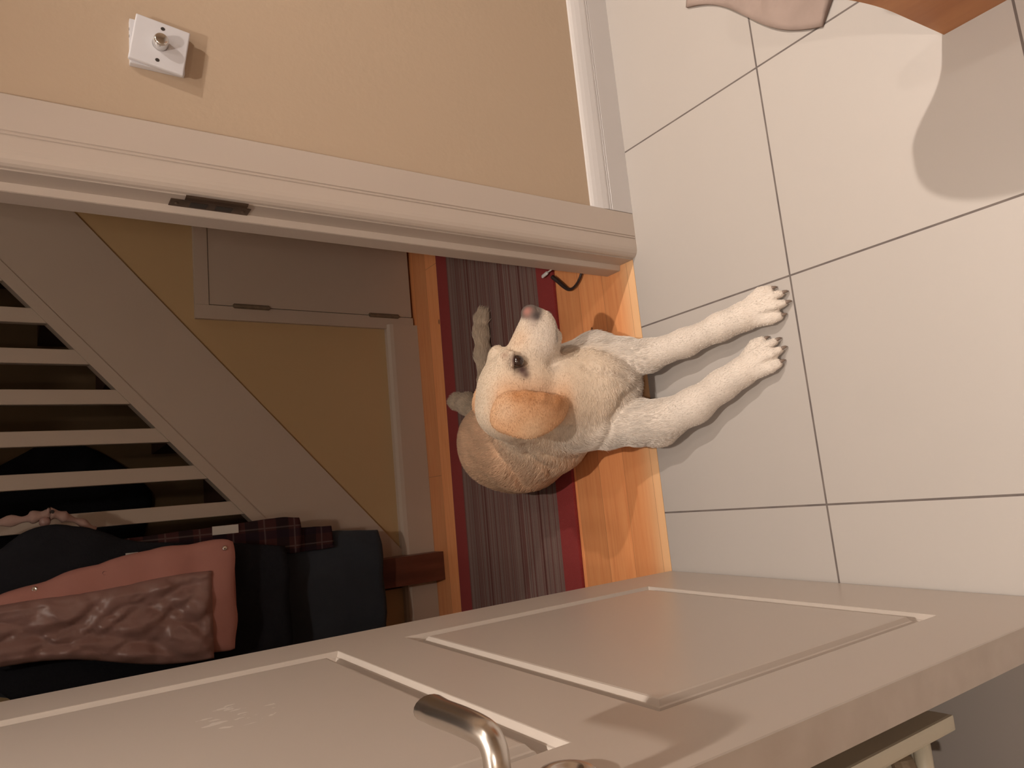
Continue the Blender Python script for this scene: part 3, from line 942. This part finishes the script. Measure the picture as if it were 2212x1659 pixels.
# paws
def paw(cx, cy, ang, w=1.0):
    d = np.array((math.sin(ang), -math.cos(ang), 0)); s = np.array((math.cos(ang), math.sin(ang), 0))
    c0 = np.array((cx, cy, 0.0))
    ell(c0 + (0, 0, 0.022), (0.036 * w, 0.034, 0.023), 0.012, PALE, np.stack([s, d, (0, 0, 1)]))
    toes = []
    for q, (so, fo) in enumerate(((-0.0295, 0.012), (-0.0105, 0.030), (0.0105, 0.030), (0.0290, 0.010))):
        a = c0 + s * so * 0.75 * w + d * (fo - 0.030) + np.array((0, 0, 0.026))
        b = c0 + s * so * w + d * (fo - 0.001) + np.array((0, 0, 0.0225))
        e = c0 + s * so * 1.03 * w + d * (fo + 0.013) + np.array((0, 0, 0.0125))
        cap(a, b, 0.0115, 0.0118, 0.004, PALE)
        cap(b, e, 0.0118, 0.0100, 0.004, PALE)
        toes.append((e, d))
    for q in range(3):
        so = (-0.020, 0.0, 0.0195)[q]
        a = c0 + s * so * w + d * 0.002 + np.array((0, 0, 0.043)); b = c0 + s * so * w + d * 0.047 + np.array((0, 0, 0.010))
        cut(a, b, 0.0032, 0.0035, 0.005, None)
    return toes
TOES = []
TOES.append(paw(0.5325, -0.360, math.radians(10)))
TOES.append(paw(0.4315, -0.336, math.radians(25)))
# hind leg lying out to the left, and its foot
chain([(0.46, 0.54, 0.06, 0.055), (0.565, 0.640, 0.042, 0.030), (0.655, 0.668, 0.036, 0.024), (0.73, 0.675, 0.032, 0.021), (0.775, 0.676, 0.028, 0.022)], 0.02, CR)
cap((0.775, 0.676, 0.028), (0.797, 0.673, 0.024), 0.020, 0.016, 0.006, CR)
cap((0.772, 0.660, 0.024), (0.793, 0.656, 0.021), 0.016, 0.013, 0.004, CR)
cap((0.772, 0.692, 0.024), (0.791, 0.696, 0.021), 0.015, 0.012, 0.004, CR)
# tail
chain([(0.42, 0.58, 0.09, 0.045), (0.475, 0.69, 0.052, 0.038), (0.520, 0.79, 0.038, 0.031), (0.540, 0.865, 0.030, 0.024), (0.546, 0.915, 0.024, 0.014)], 0.02, CR)
# ---- head
e3 = lambda m, u, s, r, k=0.015, c=CR: ell(hp(m, u, s), tuple(HSC * q for q in r), k, c, RH)
e3(-0.003, -0.002, 0.0, (0.080, 0.056, 0.061), 0.02, CR)          # skull
e3(-0.050, -0.004, 0.0, (0.038, 0.042, 0.046), 0.02, CR)       # occiput
e3(0.010, -0.042, 0.030, (0.060, 0.046, 0.034), 0.02, CR)     # right cheek
e3(0.010, -0.042, -0.030, (0.060, 0.046, 0.034), 0.02, CR)    # left cheek
cap(hp(0.050, -0.022, 0), hp(0.142, -0.026, 0), HSC * 0.042, HSC * 0.029, 0.018, CR)  # muzzle
e3(0.105, -0.042, 0.018, (0.048, 0.034, 0.022), 0.014, PALE)   # right flews
e3(0.105, -0.042, -0.018, (0.048, 0.034, 0.022), 0.014, PALE)
e3(0.140, -0.038, 0.0, (0.026, 0.030, 0.027), 0.012, PALE)
cap(hp(0.0, -0.070, 0), hp(0.122, -0.072, 0), HSC * 0.030, HSC * 0.017, 0.014, PALE)  # lower jaw
e3(0.056, 0.026, 0.026, (0.022, 0.016, 0.017), 0.014, CR)      # brows
e3(0.056, 0.026, -0.026, (0.022, 0.016, 0.017), 0.014, CR)
e3(0.155, -0.014, 0.0, (0.0180, 0.0215, 0.0255), 0.004, NOSE)   # nose pad
cut(hp(0.173, -0.016, 0.010), hp(0.163, -0.016, 0.024), 0.0048, 0.004, 0.003, NOSE)
cut(hp(0.173, -0.016, -0.010), hp(0.163, -0.016, -0.024), 0.0048, 0.004, 0.003, NOSE)
cut(hp(0.172, -0.018, 0.0), hp(0.166, -0.046, 0.0), 0.0016, 0.0016, 0.003, NOSE)
# mouth line and lip corner
cut(hp(0.155, -0.061, 0.024), hp(0.110, -0.071, 0.040), 0.0022, 0.0022, 0.004, NOSE)
cut(hp(0.110, -0.071, 0.040), hp(0.072, -0.066, 0.052), 0.0022, 0.0035, 0.004, NOSE)
# eye sockets
for sg in (1, -1):
    cut(hp(0.068, 0.010, sg * 0.056), hp(0.054, 0.001, sg * 0.062), 0.0110, 0.0100, 0.005, None)
    cap(hp(0.074, 0.020, sg * 0.042), hp(0.050, 0.018, sg * 0.054), 0.0065, 0.0055, 0.008, CR)   # upper lid
cut(hp(0.076, -0.004, 0.052), hp(0.084, -0.010, 0.046), 0.0025, 0.0015, 0.004, NOSE)
# ears: folded flaps hanging from the side of the skull
def ear(sg):
    pts = [(-0.040, 0.026, 0.056), (-0.036, 0.010, 0.074), (-0.034, -0.018, 0.084), (-0.030, -0.046, 0.086), (-0.020, -0.074, 0.081), (-0.008, -0.098, 0.070)]
    wid = [0.030, 0.038, 0.042, 0.042, 0.036, 0.024]
    for i in range(len(pts) - 1):
        for q in range(3):
            t = (q + 0.5) / 3
            a = np.array(pts[i]) * (1 - t) + np.array(pts[i + 1]) * t
            w = wid[i] * (1 - t) + wid[i + 1] * t
            ell(hp(a[0], a[1], sg * a[2]), (HSC * w, HSC * 0.016, HSC * 0.0068), 0.011, EAR, RH)
    # rolled front edge of the flap
    fe = [(-0.006, 0.012, 0.066, 0.008), (0.004, -0.012, 0.080, 0.008), (0.008, -0.045, 0.087, 0.0075), (0.006, -0.076, 0.083, 0.006), (0.002, -0.100, 0.070, 0.0045)]
    chain([(*hp(m, u, sg * s_), r * HSC) for m, u, s_, r in fe], 0.010, EAR)
ear(1)
ear(-1)

# skin folds at the neck, shoulder, flank and wrist
def fold(pts, r, k):
    for p, q in zip(pts, pts[1:]):
        cut(p, q, r, r, k, None)
fold([(0.310, 0.130, 0.302), (0.298, 0.183, 0.248), (0.265, 0.190, 0.184), (0.252, 0.22, 0.16)], 0.0032, 0.016)
fold([(0.335, 0.066, 0.275), (0.343, 0.065, 0.245), (0.355, 0.045, 0.225)], 0.004, 0.014)
fold([(0.320, 0.115, 0.306), (0.293, 0.149, 0.219), (0.283, 0.151, 0.133), (0.283, 0.12, 0.11)], 0.0025, 0.012)
fold([(0.341, 0.311, 0.268), (0.278, 0.282, 0.238), (0.229, 0.312, 0.180)], 0.004, 0.022)
fold([(0.471, -0.027, 0.217), (0.460, -0.048, 0.175), (0.450, -0.052, 0.117)], 0.004, 0.014)
fold([(0.430, -0.052, 0.090), (0.400, -0.044, 0.132), (0.362, -0.020, 0.145), (0.327, 0.002, 0.148), (0.297, 0.060, 0.138)], 0.005, 0.014)
fold([(0.496, -0.054, 0.095), (0.468, -0.049, 0.085)], 0.0022, 0.006)
fold([(0.487, -0.072, 0.088), (0.463, -0.062, 0.072)], 0.0022, 0.006)
fold([(0.500, -0.040, 0.104), (0.474, -0.034, 0.100)], 0.0018, 0.006)

def sdf_prim(kind, data, P):
    if kind in ('c', 'x'):
        a, b, ra, rb = data
        ab = b - a
        L2 = float(ab @ ab)
        t = np.clip(((P - a) @ ab) / max(L2, 1e-9), 0, 1)
        q = P - a - t[..., None] * ab
        return np.sqrt((q * q).sum(-1)) - (ra + (rb - ra) * t)
    c0, r, R = data
    q = (P - c0) @ R.T
    k0 = np.sqrt(((q / r) ** 2).sum(-1))
    k1 = np.sqrt(((q / (r * r)) ** 2).sum(-1)) + 1e-9
    return k0 * (k0 - 1.0) / k1

def bounds(kind, data):
    if kind in ('c', 'x'):
        a, b, ra, rb = data
        r = max(ra, rb)
        return np.minimum(a, b) - r, np.maximum(a, b) + r
    c0, r, R = data
    r = float(max(r))
    return c0 - r, c0 + r

def build_dog(res=0.0036):
    lo_, hi_ = np.array((0.13, -0.45, -0.004)), np.array((0.86, 1.0, 0.50))
    n = np.ceil((hi_ - lo_) / res).astype(int)
    ax = [lo_[i] + res * np.arange(n[i]) for i in range(3)]
    F = np.full(n, 0.06, dtype=np.float32)
    for kind, data, k, c in prims:
        b0, b1 = bounds(kind, data)
        mrg = max(0.02, k * 1.5)
        i0 = np.maximum(((b0 - mrg - lo_) / res).astype(int), 0)
        i1 = np.minimum(((b1 + mrg - lo_) / res).astype(int) + 2, n)
        if np.any(i1 <= i0): continue
        sl = tuple(slice(a, b) for a, b in zip(i0, i1))
        P = np.stack(np.meshgrid(*[ax[i][sl[i]] for i in range(3)], indexing='ij'), -1)
        d = sdf_prim(kind, data, P).astype(np.float32)
        s = F[sl]
        if kind == 'x':
            d = -d
            h = np.maximum(k - np.abs(s - d), 0) / k
            F[sl] = np.maximum(s, d) + h * h * k * 0.25
        else:
            h = np.maximum(k - np.abs(s - d), 0) / k
            F[sl] = np.minimum(s, d) - h * h * k * 0.25
    # keep the belly and paws on the floor
    zz = ax[2][None, None, :]
    yy = ax[1][None, :, None]
    flo = np.where(yy > 0.315, 0.0118, 0.0012)
    F = np.maximum(F, (flo - zz).astype(np.float32))
    # light smoothing of the field
    for a in range(3):
        G_ = F.copy()
        sl0 = [slice(None)] * 3; sl1 = [slice(None)] * 3; slm = [slice(None)] * 3
        sl0[a] = slice(0, -2); sl1[a] = slice(2, None); slm[a] = slice(1, -1)
        G_[tuple(slm)] = 0.5 * F[tuple(slm)] + 0.25 * (F[tuple(sl0)] + F[tuple(sl1)])
        F = G_
    # surface nets
    ins = F < 0
    c8 = np.zeros(tuple(n - 1), dtype=np.int8)
    for dx in (0, 1):
        for dy in (0, 1):
            for dz in (0, 1):
                c8 += ins[dx:n[0] - 1 + dx, dy:n[1] - 1 + dy, dz:n[2] - 1 + dz]
    act = np.argwhere((c8 > 0) & (c8 < 8))
    idx = -np.ones(tuple(n - 1), dtype=np.int64)
    idx[tuple(act.T)] = np.arange(len(act))
    acc = np.zeros((len(act), 3)); cnt = np.zeros(len(act))
    corners = [(dx, dy, dz) for dx in (0, 1) for dy in (0, 1) for dz in (0, 1)]
    val = {c: F[act[:, 0] + c[0], act[:, 1] + c[1], act[:, 2] + c[2]] for c in corners}
    for c in corners:
        for a in range(3):
            if c[a] == 1: continue
            e = list(c); e[a] = 1; e = tuple(e)
            v0, v1 = val[c], val[e]
            m = (v0 < 0) != (v1 < 0)
            t = np.where(m, v0 / (v0 - v1 + 1e-12), 0)
            p = np.tile(np.array(c, float), (len(act), 1)); p[:, a] += t
            acc += p * m[:, None]; cnt += m
    V = lo_ + res * (act + acc / cnt[:, None])
    faces = []
    for a in range(3):
        b, c = (a + 1) % 3, (a + 2) % 3
        s0 = [slice(0, n[i] - 1) for i in range(3)]; s1 = [slice(0, n[i] - 1) for i in range(3)]
        s0[a] = slice(0, n[a] - 1); s1[a] = slice(1, n[a])
        for i in (b, c):
            s0[i] = slice(1, n[i] - 1); s1[i] = slice(1, n[i] - 1)
        A, B = ins[tuple(s0)], ins[tuple(s1)]
        cr = np.argwhere(A != B)
        if len(cr) == 0: continue
        flip = A[tuple(cr.T)]
        off = np.zeros(3, int); off[b] = 1; off[c] = 1
        base = cr + off
        def cell(db, dc):
            q = base.copy(); q[:, b] -= db; q[:, c] -= dc
            return idx[tuple(q.T)]
        quad = np.stack([cell(1, 1), cell(0, 1), cell(0, 0), cell(1, 0)], 1)
        quad[~flip] = quad[~flip][:, ::-1]
        faces.append(quad)
    Fc = np.concatenate(faces)
    Fc = Fc[(Fc >= 0).all(1)]
    # colours: soft blend of the nearest primitives
    W = np.zeros(len(V)); C = np.zeros((len(V), 3)); FL = np.zeros((len(V), 3)); LN = np.zeros(len(V))
    for kind, data, k, c in prims:
        if c is None: continue
        d = np.abs(sdf_prim(kind, data, V))
        tight = 0.0016 if c is NOSE else (0.0075 if c is EAR else 0.010)
        wgt = np.exp(-np.clip(d / tight, 0, 40))
        if c is NOSE: wgt *= 6
        if c is EAR: wgt *= 2.5
        W += wgt; C += wgt[:, None] * np.array(c)
        if kind == 'c':
            ax_ = (data[1] - data[0]) / (np.linalg.norm(data[1] - data[0]) + 1e-9)
            # hair on the head lies back from the nose
            if np.linalg.norm(0.5 * (data[0] + data[1]) - HC) < 0.17: ax_ = -HM * 0.8 - HU * 0.35
        elif np.linalg.norm(data[0] - HC) < 0.2: ax_ = -HM * 0.8 - HU * 0.35
        elif data[0][1] < -0.2: ax_ = np.array((0.2, -1, -0.2))
        else: ax_ = np.array((0.0, 0.9, -0.45))
        hl = 0.0036 if (np.linalg.norm(np.array(data[0]) - HC) < 0.19 or data[0][1] < -0.03) else 0.017
        FL += wgt[:, None] * ax_; LN += wgt * hl
    C /= W[:, None] + 1e-12
    return V, Fc, C, FL / (W[:, None] + 1e-12), LN / (W + 1e-12)

V, Fc, C, FL, LN = build_dog()
me = bpy.data.meshes.new('dog_body')
me.from_pydata(V.tolist(), [], Fc.tolist())
me.update()
for p in me.polygons: p.use_smooth = True

# position-dependent markings (pink of the nose, eyelid rims) and a darker patch low on the haunch
def near(p, r):
    d = np.linalg.norm(V - np.array(p), axis=1)
    return np.exp(-(d / r) ** 2)[:, None]
def paint(p, r, c, s=1.0):
    global C
    w = np.clip(near(p, r) * s, 0, 1)
    C = C * (1 - w) + np.array(c) * w
paint((0.601, -0.002, 0.346), 0.0125, (0.42, 0.19, 0.16), 1.0)
paint((0.586, -0.014, 0.330), 0.0105, (0.045, 0.035, 0.038), 1.2)
for sg in (1, -1):
    paint(hp(0.062, 0.008, sg * 0.050), 0.0170, (0.10, 0.058, 0.052), 1.7)
    paint(hp(0.050, -0.004, sg * 0.056), 0.0125, (0.11, 0.065, 0.06), 1.5)
    paint(hp(0.042, -0.012, sg * 0.060), 0.0085, (0.12, 0.07, 0.06), 1.4)
    paint(hp(0.078, 0.002, sg * 0.044), 0.0095, (0.12, 0.07, 0.06), 1.3)
    paint(hp(0.066, 0.034, sg * 0.038), 0.0085, (0.36, 0.23, 0.17), 0.75)
    paint(hp(-0.034, 0.014, sg * 0.072), 0.024, (0.72, 0.52, 0.36), 0.9)
    paint(hp(-0.056, -0.040, sg * 0.085), 0.028, (0.74, 0.53, 0.35), 0.9)
    for m_, u_ in ((0.000, 0.006), (0.004, -0.02), (0.008, -0.045), (0.006, -0.075)):
        paint(hp(m_ + 0.004, u_, sg * 0.086), 0.018, (0.50, 0.235, 0.10), 0.95)
    paint(hp(-0.005, -0.085, sg * 0.080), 0.020, (0.40, 0.20, 0.09), 0.55)
    paint(hp(0.073, -0.070, sg * 0.050), 0.012, (0.10, 0.07, 0.075), 1.3)
    paint(hp(0.140, -0.006, sg * 0.030), 0.016, (0.34, 0.27, 0.24), 0.6)
    paint(hp(0.105, 0.006, sg * 0.022), 0.020, (0.62, 0.42, 0.29), 0.5)
paint(hp(0.100, 0.010, 0.015), 0.03, (0.72, 0.50, 0.34), 0.35)
paint((0.23, 0.42, 0.12), 0.09, (0.44, 0.26, 0.15), 0.5)
attr = me.color_attributes.new('fur', 'FLOAT_COLOR', 'POINT')
buf = np.ones((len(V), 4), dtype=np.float32)
buf[:, :3] = C
attr.data.foreach_set('color', buf.ravel())

fur = mat('short_cream_fur', CR, 0.85, spec=0.10, sheen=0.08)
g = G(fur)
at = g.nt.nodes.new('ShaderNodeAttribute')
at.attribute_name = 'fur'
coarse = g.noise(g.tc.outputs['Object'], 9.0, 5)
strand = g.noise(g.vec(g.m('MULTIPLY', g.x, 230.0), g.m('MULTIPLY', g.y, 60.0), g.m('MULTIPLY', g.z, 110.0)), 1.0, 4)
n = g.nt.nodes.new('ShaderNodeMixRGB')
n.blend_type = 'MULTIPLY'
n.inputs[0].default_value = 1.0
g.nt.links.new(at.outputs['Color'], n.inputs[1])
tone = g.mix(g.m('ADD', g.m('MULTIPLY', coarse, 0.7), g.m('MULTIPLY', strand, 0.3)), (0.84, 0.80, 0.76), (1.10, 1.10, 1.10))
g.nt.links.new(tone, n.inputs[2])
g.color(n.outputs[0])
g.bump(g.m('ADD', strand, g.m('MULTIPLY', coarse, 0.6)), 0.25, 0.003)
me.materials.append(fur)
dog = empty('dog', (0.42, 0.1, 0), label='cream labrador dog lying across the doorway with its front legs out on the tiles', cat='dog')
body = bpy.data.objects.new('body', me)
col.objects.link(body)
body.parent = dog
body.location = (-0.42, -0.1, 0)
def dobj(name, bm, m):
    for v in bm.verts: v.co -= Vector((0.42, 0.1, 0))
    return link(name, bm, m, dog, True)
for sg in (1, -1):
    bm = bmesh.new()
    bmesh.ops.create_uvsphere(bm, u_segments=24, v_segments=16, radius=0.0142)
    bmesh.ops.translate(bm, verts=bm.verts[:], vec=Vector(hp(0.061, 0.007, sg * 0.0455)))
    dobj('eye', bm, M['eye'])
for toes in TOES:
    for e, d in toes:
        bm = bmesh.new()
        e_ = Vector(e); d_ = Vector(d)
        tube(bm, [e_ + d_ * 0.002 + Vector((0, 0, 0.001)), e_ + d_ * 0.009 + Vector((0, 0, -0.0005)), e_ + d_ * 0.0125 + Vector((0, 0, -0.005)), e_ + d_ * 0.0135 + Vector((0, 0, -0.0095))], [0.0040, 0.0038, 0.0026, 0.0009], 10)
        dobj('claw', bm, M['claw'])

# short coat: real strands lying along the direction the fur grows
rng = np.random.default_rng(4)
N = 90000
fa = V[Fc]
cr1 = np.cross(fa[:, 1] - fa[:, 0], fa[:, 2] - fa[:, 0])
cr2 = np.cross(fa[:, 2] - fa[:, 0], fa[:, 3] - fa[:, 0])
area = 0.5 * (np.linalg.norm(cr1, axis=1) + np.linalg.norm(cr2, axis=1))
nf_ = cr1 + cr2
nf_ /= np.linalg.norm(nf_, axis=1)[:, None] + 1e-12
vis = (fa[:, :, 2].mean(1) > 0.018)
area = area * vis
fi = rng.choice(len(Fc), N, p=area / area.sum())
u_, v_ = rng.random(N)[:, None], rng.random(N)[:, None]
Q = fa[fi]
P0 = (1 - u_) * (1 - v_) * Q[:, 0] + u_ * (1 - v_) * Q[:, 1] + u_ * v_ * Q[:, 2] + (1 - u_) * v_ * Q[:, 3]
vi = Fc[fi, 0]
cl_ = C[vi]
eye_d = np.minimum(np.linalg.norm(P0 - np.array(hp(0.062, 0.008, 0.05)), axis=1), np.linalg.norm(P0 - np.array(hp(0.062, 0.008, -0.05)), axis=1))
keep = (cl_.mean(1) > 0.22) & (eye_d > 0.017) & (np.linalg.norm(P0 - np.array(hp(0.165, -0.012, 0)), axis=1) > 0.03)
P0, fi, vi, cl_ = P0[keep], fi[keep], vi[keep], cl_[keep]
N = len(P0)
nn = nf_[fi]
if float((nn[:, 2] * (P0[:, 2] > 0.2)).sum()) < 0: nn = -nn
fl = FL[vi]
fl = fl - (fl * nn).sum(1)[:, None] * nn + rng.normal(0, 0.16, (N, 3))
fl = fl - (fl * nn).sum(1)[:, None] * nn
fl /= np.linalg.norm(fl, axis=1)[:, None] + 1e-9
ln = (LN[vi] * rng.uniform(0.7, 1.25, N))[:, None]
P1 = P0 + (fl * 0.85 + nn * 0.32) * ln * 0.5
P2 = P0 + (fl * 1.0 + nn * 0.22) * ln
hc = bpy.data.hair_curves.new('fur')
hc.add_curves([3] * N)
pts = np.stack([P0 - nn * 0.0006, P1, P2], 1).reshape(-1, 3) - np.array((0.42, 0.1, 0))
hc.attributes['position'].data.foreach_set('vector', pts.astype(np.float32).ravel())
ra = hc.attributes.get('radius') or hc.attributes.new('radius', 'FLOAT', 'POINT')
ra.data.foreach_set('value', np.tile(np.array((0.00042, 0.00034, 0.00008), dtype=np.float32), N))
ca_ = hc.attributes.new('fur', 'FLOAT_COLOR', 'POINT')
cb_ = np.ones((N, 3, 4), dtype=np.float32)
cb_[:, :, :3] = np.clip(cl_ * (rng.uniform(0.86, 1.14, N) * (1 + 0.10 * np.sin(P0[:, 0] * 95 + 4 * np.sin(P0[:, 1] * 23)) * np.sin(P0[:, 2] * 60 + 3 * np.sin(P0[:, 0] * 31))))[:, None], 0, 1)[:, None, :]
ca_.data.foreach_set('color', cb_.ravel())
hm = mat('fur_strands', CR, 0.6, spec=0.15)
an = hm.node_tree.nodes.new('ShaderNodeAttribute')
an.attribute_name = 'fur'
hm.node_tree.links.new(an.outputs['Color'], hm.node_tree.nodes['Principled BSDF'].inputs['Base Color'])
hc.materials.append(hm)
ho = bpy.data.objects.new('fur', hc)
col.objects.link(ho)
ho.parent = dog
ho['kind'] = 'stuff'
